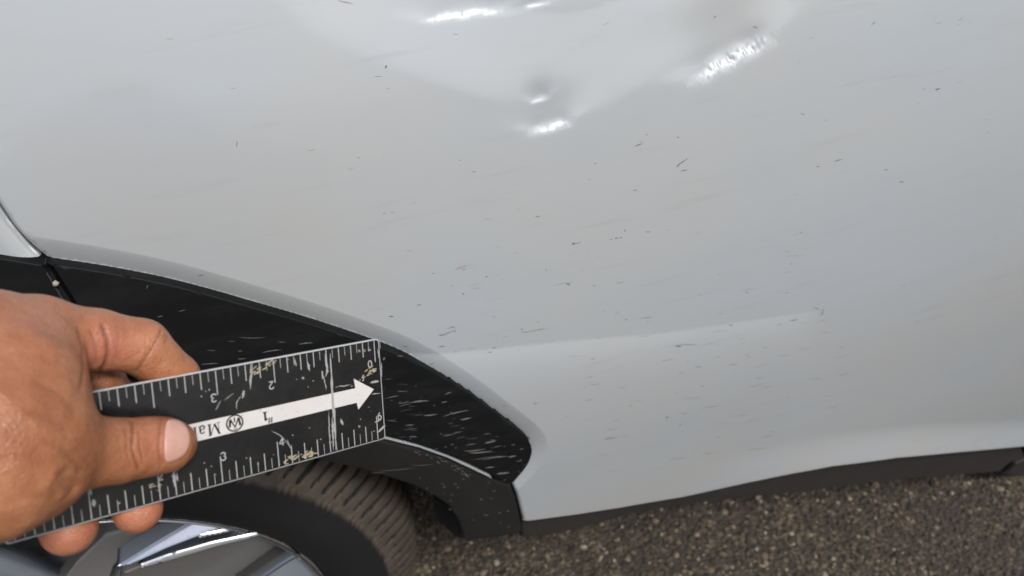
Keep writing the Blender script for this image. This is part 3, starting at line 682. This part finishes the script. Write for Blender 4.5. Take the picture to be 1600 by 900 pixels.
for k in range(40):
    u, v = rng.uniform(.9, 6.1), rng.uniform(.05, 1.9); p = 0
    a_ = rng.uniform(0, 6.28); L_ = rng.uniform(.01, .035); w = rng.uniform(.008, .022)
    P = np.array([[u, v], [u+L_*math.cos(a_), v+L_*math.sin(a_)]]); q = stroke_poly(P, w); q = rul(q[:, 0], q[:, 1], .11); ws.add(q, [(0, 3, 2, 1)])
o = ws.build('white_scratches', RSCR, ruler, False); o['kind'] = 'stuff'
o = wy.build('yellow_scuffs', RYEL, ruler, False); o['kind'] = 'stuff'

# ------------------------------------------------------------------ the hand: one continuous surface from a distance field (camera-frame mm)
VOX = .8
def cp(px, py, dep): return np.array([(px-800)/F*dep, (py-450)/F*dep, dep])
def rdepth(px, py):
    d = np.array([(px-800)/F, (py-450)/F, 1.]); return 1000*(RO @ RM[:, 2])/(d @ RM[:, 2])
RN = RM[:, 2]
#HAND_BEGIN
SKIN, nt, b = mat('tanned_skin', (.40, .20, .115), .40, spec=.5)
co = coords(nt)
c = mixc(nt, ramp(nt, noise(nt, co, 45, 5, .6), [(.3, (0, 0, 0)), (.7, (1, 1, 1))]), (.285, .098, .039), (.45, .20, .098))
c = mixc(nt, ramp(nt, noise(nt, co, 170, 4, .7), [(.45, (0, 0, 0)), (.75, (.5, .5, .5))]), c, (.22, .075, .032))
pk = node(nt, 'ShaderNodeAttribute', attribute_name='pink'); c = mixc(nt, pk.outputs['Fac'], c, (.49, .18, .12))
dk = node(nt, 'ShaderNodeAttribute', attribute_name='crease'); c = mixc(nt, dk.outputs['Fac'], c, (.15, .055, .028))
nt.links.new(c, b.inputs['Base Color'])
b.inputs['Subsurface Weight'].default_value = .25; b.inputs['Subsurface Radius'].default_value = (1., .35, .2); b.inputs['Subsurface Scale'].default_value = .004
v1 = node(nt, 'ShaderNodeTexVoronoi', feature='DISTANCE_TO_EDGE'); v1.inputs['Scale'].default_value = 620; nt.links.new(coords(nt, (1, 1.6, 1)), v1.inputs['Vector'])
hb = node(nt, 'ShaderNodeBump'); hb.inputs['Strength'].default_value = .3; hb.inputs['Distance'].default_value = .006
nt.links.new(noise(nt, co, 55, 3, .5), hb.inputs['Height'])
hm = node(nt, 'ShaderNodeMath', operation='ADD'); nt.links.new(v1.outputs['Distance'], hm.inputs[0]); nt.links.new(noise(nt, co, 260, 5, .65), hm.inputs[1])
nt.links.new(hb.outputs[0], bump(nt, b, hm.outputs[0], .5, .0008).inputs['Normal'])
NAIL, nt, b = mat('fingernail', (.56, .33, .265), .25, spec=.5)
nc = mixc(nt, noise(nt, coords(nt), 220, 3, .6), (.60, .37, .30), (.50, .27, .205)); nt.links.new(nc, b.inputs['Base Color']); bump(nt, b, noise(nt, coords(nt, (1, .15, 1)), 900, 2), .1, .0003)
NAIL_T, _, _ = mat('nail_rim', (.42, .30, .22), .5)

def rdp(px, py, lift): return cp(px, py, rdepth(px, py))+RN*lift
# chains of round cones: (point, radius in mm); lift > 0 is in front of the ruler, < 0 behind it
THUMB = [(rdp(265, 688, 6.4), 8.1), (rdp(256, 688, 8.0), 9.7), (rdp(238, 688, 8.8), 10.6), (rdp(212, 690, 9.8), 11.1), (rdp(170, 693, 12.3), 11.9), (rdp(122, 691, 15), 13.0), (cp(62, 690, 264), 17)]
THENAR = [(cp(68, 735, 267), 13.6), (cp(20, 736, 258), 17.5), (cp(-60, 726, 252), 22), (cp(-180, 765, 246), 26)]
INDEX = [(cp(20, 590, 268), 21), (cp(62, 527, 290), 14.6), (cp(150, 531, 303), 12.0), (cp(220, 541, 315), 11.0), (cp(274, 590, 325), 9.6), (rdp(304, 650, -10), 8.6)]
MIDDLE = [(cp(60, 560, 308), 15), (cp(150, 600, 321), 11.0), (cp(190, 650, 342), 10.8), (rdp(212, 742, -15), 10.0), (rdp(226, 808, -10.8), 9.8)]
RING = [(cp(40, 590, 335), 14), (cp(60, 660, 345), 11), (rdp(90, 770, -16), 10.5), (rdp(117, 840, -11.8), 10.6)]
PINKY = [(cp(0, 620, 340), 13), (rdp(20, 720, -22), 10), (rdp(30, 800, -14), 8.5)]
BACK = [(cp(62, 527, 290), 14.6), (cp(-30, 560, 275), 24), (cp(-140, 640, 262), 30), (cp(-300, 760, 252), 31), (cp(-520, 900, 240), 34)]
BACK2 = [(cp(40, 575, 318), 15), (cp(-70, 610, 300), 24), (cp(-160, 660, 280), 28)]
PALM = [(cp(50, 618, 268), 15.5), (cp(10, 650, 262), 24), (cp(-60, 690, 258), 30)]
WEB = [(cp(90, 575, 280), 7.5), (cp(84, 640, 273), 9)]
def cone(P, a, ra, b_, rb):
    ba = b_-a; L2 = ba @ ba; t = np.clip(((P-a) @ ba)/L2, 0, 1)
    return np.linalg.norm(P-a-t[..., None]*ba, axis=-1)-(ra+(rb-ra)*t)
def chain(P, ch, k=2.0):
    d = None
    for (a, ra), (b_, rb) in zip(ch[:-1], ch[1:]):
        q = cone(P, a, ra, b_, rb); d = q if d is None else smin(d, q, k)
    return d
def smin(a, b_, k):
    h = np.clip(.5+.5*(b_-a)/k, 0, 1); return b_+(a-b_)*h-k*h*(1-h)
def crease(P, pts, depth, wid):
    d = None
    for a, b_ in zip(pts[:-1], pts[1:]):
        ba = b_-a; t = np.clip(((P-a) @ ba)/(ba @ ba), 0, 1); q = np.linalg.norm(P-a-t[..., None]*ba, axis=-1); d = q if d is None else np.minimum(d, q)
    return depth*np.exp(-(d/wid)**2)
def hand_sdf(P):
    bod = smin(chain(P, BACK, 10), chain(P, PALM, 10), 18)
    bod = smin(bod, chain(P, THENAR, 10), 17)
    bod = smin(bod, chain(P, BACK2, 6), 10)
    bod = smin(bod, chain(P, WEB, 6), 6)
    th = chain(P, THUMB, 3)
    d = smin(bod, th, 5)
    ix = chain(P, INDEX, 2.2)
    d = smin(d, ix, 4)
    for ch in (MIDDLE, RING, PINKY): d = np.minimum(d, smin(d, chain(P, ch, 2.5), 1.2))
    return d
def on_skin(px, py, fn=hand_sdf, far=420.):
    """first point of the skin along the view ray of a pixel (camera-frame mm)"""
    px = np.atleast_1d(np.asarray(px, float)); py = np.atleast_1d(np.asarray(py, float))
    d = np.stack([(px-800)/F, (py-450)/F, np.ones(len(px))], 1); l = np.linalg.norm(d, axis=1)[:, None]; d = d/l
    t = np.full(len(px), 215.)
    for _ in range(70): t = t+np.clip(fn(d*t[:, None]), -3, 12)*.9
    return d*t[:, None]
CRS = []
for pts, dp, w in [([(212, 644), (207, 660), (208, 680), (207, 700), (211, 716), (217, 734)], .75, .6), ([(221, 650), (217, 675), (219, 700), (223, 722)], .4, .45), ([(203, 655), (200, 680), (203, 712)], .14, .5), ([(229, 660), (228, 690), (231, 714)], .14, .45), ([(237, 668), (236, 704)], .08, .5), ([(252, 652), (250, 668), (249, 690), (249, 710), (253, 726)], .35, .8), ([(207, 650), (196, 672), (197, 705), (205, 728)], .25, .6), ([(190, 655), (186, 690), (190, 720)], .10, .6), ([(40, 640), (75, 655), (100, 672)], .25, 1.2), ([(60, 600), (90, 615), (112, 640)], .25, 1.2), ([(120, 640), (150, 655), (165, 670)], .12, .8), ([(70, 690), (100, 705), (125, 735)], .3, 1.3),
 ([(180, 500), (184, 525), (180, 560)], .14, .8), ([(195, 500), (200, 530)], .10, .7), ([(30, 500), (60, 510), (95, 530)], .12, 1.3),
                   ([(252, 516), (243, 535), (228, 560), (213, 580)], .55, .6), ([(244, 520), (231, 545), (219, 566)], .15, .5), ([(262, 524), (256, 540)], .15, .5), ([(270, 534), (262, 550)], .12, .5),
                   ([(160, 508), (168, 530), (168, 555), (158, 578), (146, 592)], .8, .9), ([(143, 518), (151, 545), (149, 570)], .30, .8), ([(124, 516), (130, 545), (131, 575), (127, 605)], .4, 1.1),
                   ([(118, 764), (108, 756), (101, 744)], 1.5, 2.4), ([(90, 772), (84, 760)], .5, 1.6)]:
    p = np.array(pts, float); CRS.append((on_skin(p[:, 0], p[:, 1]), dp, w))
def skin(P):
    d = hand_sdf(P)
    near = d < 4
    if near.any():
        Q = P[near]; add = np.zeros(len(Q))
        for pts, dp, w in CRS: add += crease(Q, pts, dp, w)
        d = d.copy(); d[near] += add
    return d
def surface_nets(fn, lo, hi, h):
    B = 8; n = (np.ceil((hi-lo)/h/B).astype(int))*B; nb_ = n//B
    ax = [lo[i]+h*np.arange(n[i]) for i in range(3)]
    ci = [lo[i]+h*(np.arange(nb_[i])*B+(B-1)/2) for i in range(3)]
    C = np.stack(np.meshgrid(*ci, indexing='ij'), -1).reshape(-1, 3); dc = fn(C)
    D = np.repeat(np.repeat(np.repeat(dc.reshape(tuple(nb_)), B, 0), B, 1), B, 2).astype(np.float32)
    D = D.reshape(nb_[0], B, nb_[1], B, nb_[2], B).transpose(0, 2, 4, 1, 3, 5).reshape(-1, B**3)
    near = np.abs(dc) < h*B*.95+1.5
    off = np.stack(np.meshgrid(*[(np.arange(B)-(B-1)/2)*h]*3, indexing='ij'), -1).reshape(1, -1, 3)
    ids_ = np.nonzero(near)[0]
    for k in range(0, len(ids_), 400):
        q = ids_[k:k+400]; P = (C[q][:, None]+off).reshape(-1, 3); D[q] = fn(P).reshape(len(q), -1)
    D = D.reshape(nb_[0], nb_[1], nb_[2], B, B, B).transpose(0, 3, 1, 4, 2, 5).reshape(tuple(n))
    s_ = D < 0
    c8 = [D[i:n[0]-1+i, j:n[1]-1+j, k:n[2]-1+k] for i in (0, 1) for j in (0, 1) for k in (0, 1)]
    b8 = sum((c < 0).astype(np.int8) for c in c8); act = (b8 > 0) & (b8 < 8)
    ids = -np.ones(act.shape, np.int64); ids[act] = np.arange(act.sum())
    cell = np.argwhere(act); val = np.stack([c[act] for c in c8], 1)
    offs = np.array([(i, j, k) for i in (0, 1) for j in (0, 1) for k in (0, 1)], float)
    acc = np.zeros((len(cell), 3)); cnt = np.zeros(len(cell))
    for p in range(8):
        for q in range(p+1, 8):
            if np.abs(offs[p]-offs[q]).sum() != 1: continue
            m = (val[:, p] < 0) != (val[:, q] < 0); t = val[:, p]/(val[:, p]-val[:, q]+1e-12)
            acc[m] += offs[p]+t[m, None]*(offs[q]-offs[p]); cnt[m] += 1
    V = lo+h*(cell+acc/cnt[:, None]); FQ = []
    for a in range(3):
        b_, c = (a+1) % 3, (a+2) % 3
        sl0 = [slice(None)]*3; sl1 = [slice(None)]*3; sl0[a] = slice(0, n[a]-1); sl1[a] = slice(1, n[a])
        A, B = s_[tuple(sl0)], s_[tuple(sl1)]
        for sgn, m in ((1, A & ~B), (0, ~A & B)):
            I = np.argwhere(m); ok = (I[:, b_] > 0) & (I[:, c] > 0) & (I[:, b_] < n[b_]-1) & (I[:, c] < n[c]-1); I = I[ok]
            g = []
            for db, dc in ((-1, -1), (0, -1), (0, 0), (-1, 0)):
                J = I.copy(); J[:, b_] += db; J[:, c] += dc; g.append(ids[J[:, 0], J[:, 1], J[:, 2]])
            q = np.stack(g, 1); FQ.append(q if sgn else q[:, ::-1])
    return V, np.concatenate(FQ)
lo, hi = np.array([-330., -20., 205.]), np.array([-112., 150., 372.])
V, Fq = surface_nets(skin, lo, hi, VOX)
# exact normals from the field
h = .35; N = np.stack([skin(V+np.eye(3)[i]*h)-skin(V-np.eye(3)[i]*h) for i in range(3)], 1); N /= np.linalg.norm(N, axis=1)[:, None]+1e-9
for _ in range(2):
    N = np.stack([skin(V+np.eye(3)[i]*h)-skin(V-np.eye(3)[i]*h) for i in range(3)], 1); N /= np.linalg.norm(N, axis=1)[:, None]+1e-9
    V = V-N*np.clip(skin(V), -.4, .4)[:, None]
VW = cam2w(V*.001); NW = N @ AX
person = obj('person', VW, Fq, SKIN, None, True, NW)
tag(person, 'bare tanned hand gripping the black ruler between thumb and curled fingers', 'person')
pink = np.zeros(len(V)); 
for ch, r_ in ((INDEX, 14), (MIDDLE, 17), (RING, 17)): pink = np.maximum(pink, 1-np.linalg.norm(V-ch[-1][0], axis=1)/r_)
for px_, py_, am, ra in ((165, 550, .8, 17), (225, 545, .35, 10), (215, 690, .3, 10), (252, 690, .5, 12), (60, 500, .3, 16)): pink = np.maximum(pink, am*(1-np.linalg.norm(V-on_skin([px_], [py_])[0], axis=1)/ra))
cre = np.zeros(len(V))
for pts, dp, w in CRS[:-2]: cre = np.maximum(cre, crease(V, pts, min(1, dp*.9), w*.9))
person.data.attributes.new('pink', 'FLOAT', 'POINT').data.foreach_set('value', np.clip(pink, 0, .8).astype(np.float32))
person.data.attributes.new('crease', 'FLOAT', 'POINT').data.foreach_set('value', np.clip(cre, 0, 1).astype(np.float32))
def nail(outline, lift, material, name='fingernail'):
    L = spline(outline, 2.0, True); cx = L.mean(0); V_, F_ = [], []
    rings = [1, .985, .93, .8, .6, .35, .12]; hh = [-.15, lift*.8, lift, lift+.08, lift+.12, lift+.14, lift+.15]; m = len(L)
    for k, (r_, z) in enumerate(zip(rings, hh)):
        q = cx+(L-cx)*r_; p = on_skin(q[:, 0], q[:, 1])
        e_ = .4; n_ = np.stack([hand_sdf(p+np.eye(3)[i]*e_)-hand_sdf(p-np.eye(3)[i]*e_) for i in range(3)], 1); n_ /= np.linalg.norm(n_, axis=1)[:, None]
        V_.append(p+n_*z)
    for k in range(len(rings)-1):
        F_ += [(k*m+i, k*m+(i+1) % m, (k+1)*m+(i+1) % m, (k+1)*m+i) for i in range(m)]
    F_.append(tuple(range((len(rings)-1)*m, len(rings)*m)))
    return obj(name, cam2w(np.concatenate(V_)*.001), F_, material, person, True)
nail([(262, 657), (258, 672), (257, 690), (257, 708), (260, 721), (271, 720), (284, 713), (292, 703), (296, 690), (295, 676), (289, 664), (277, 656)], .45, NAIL)
#HAND_END
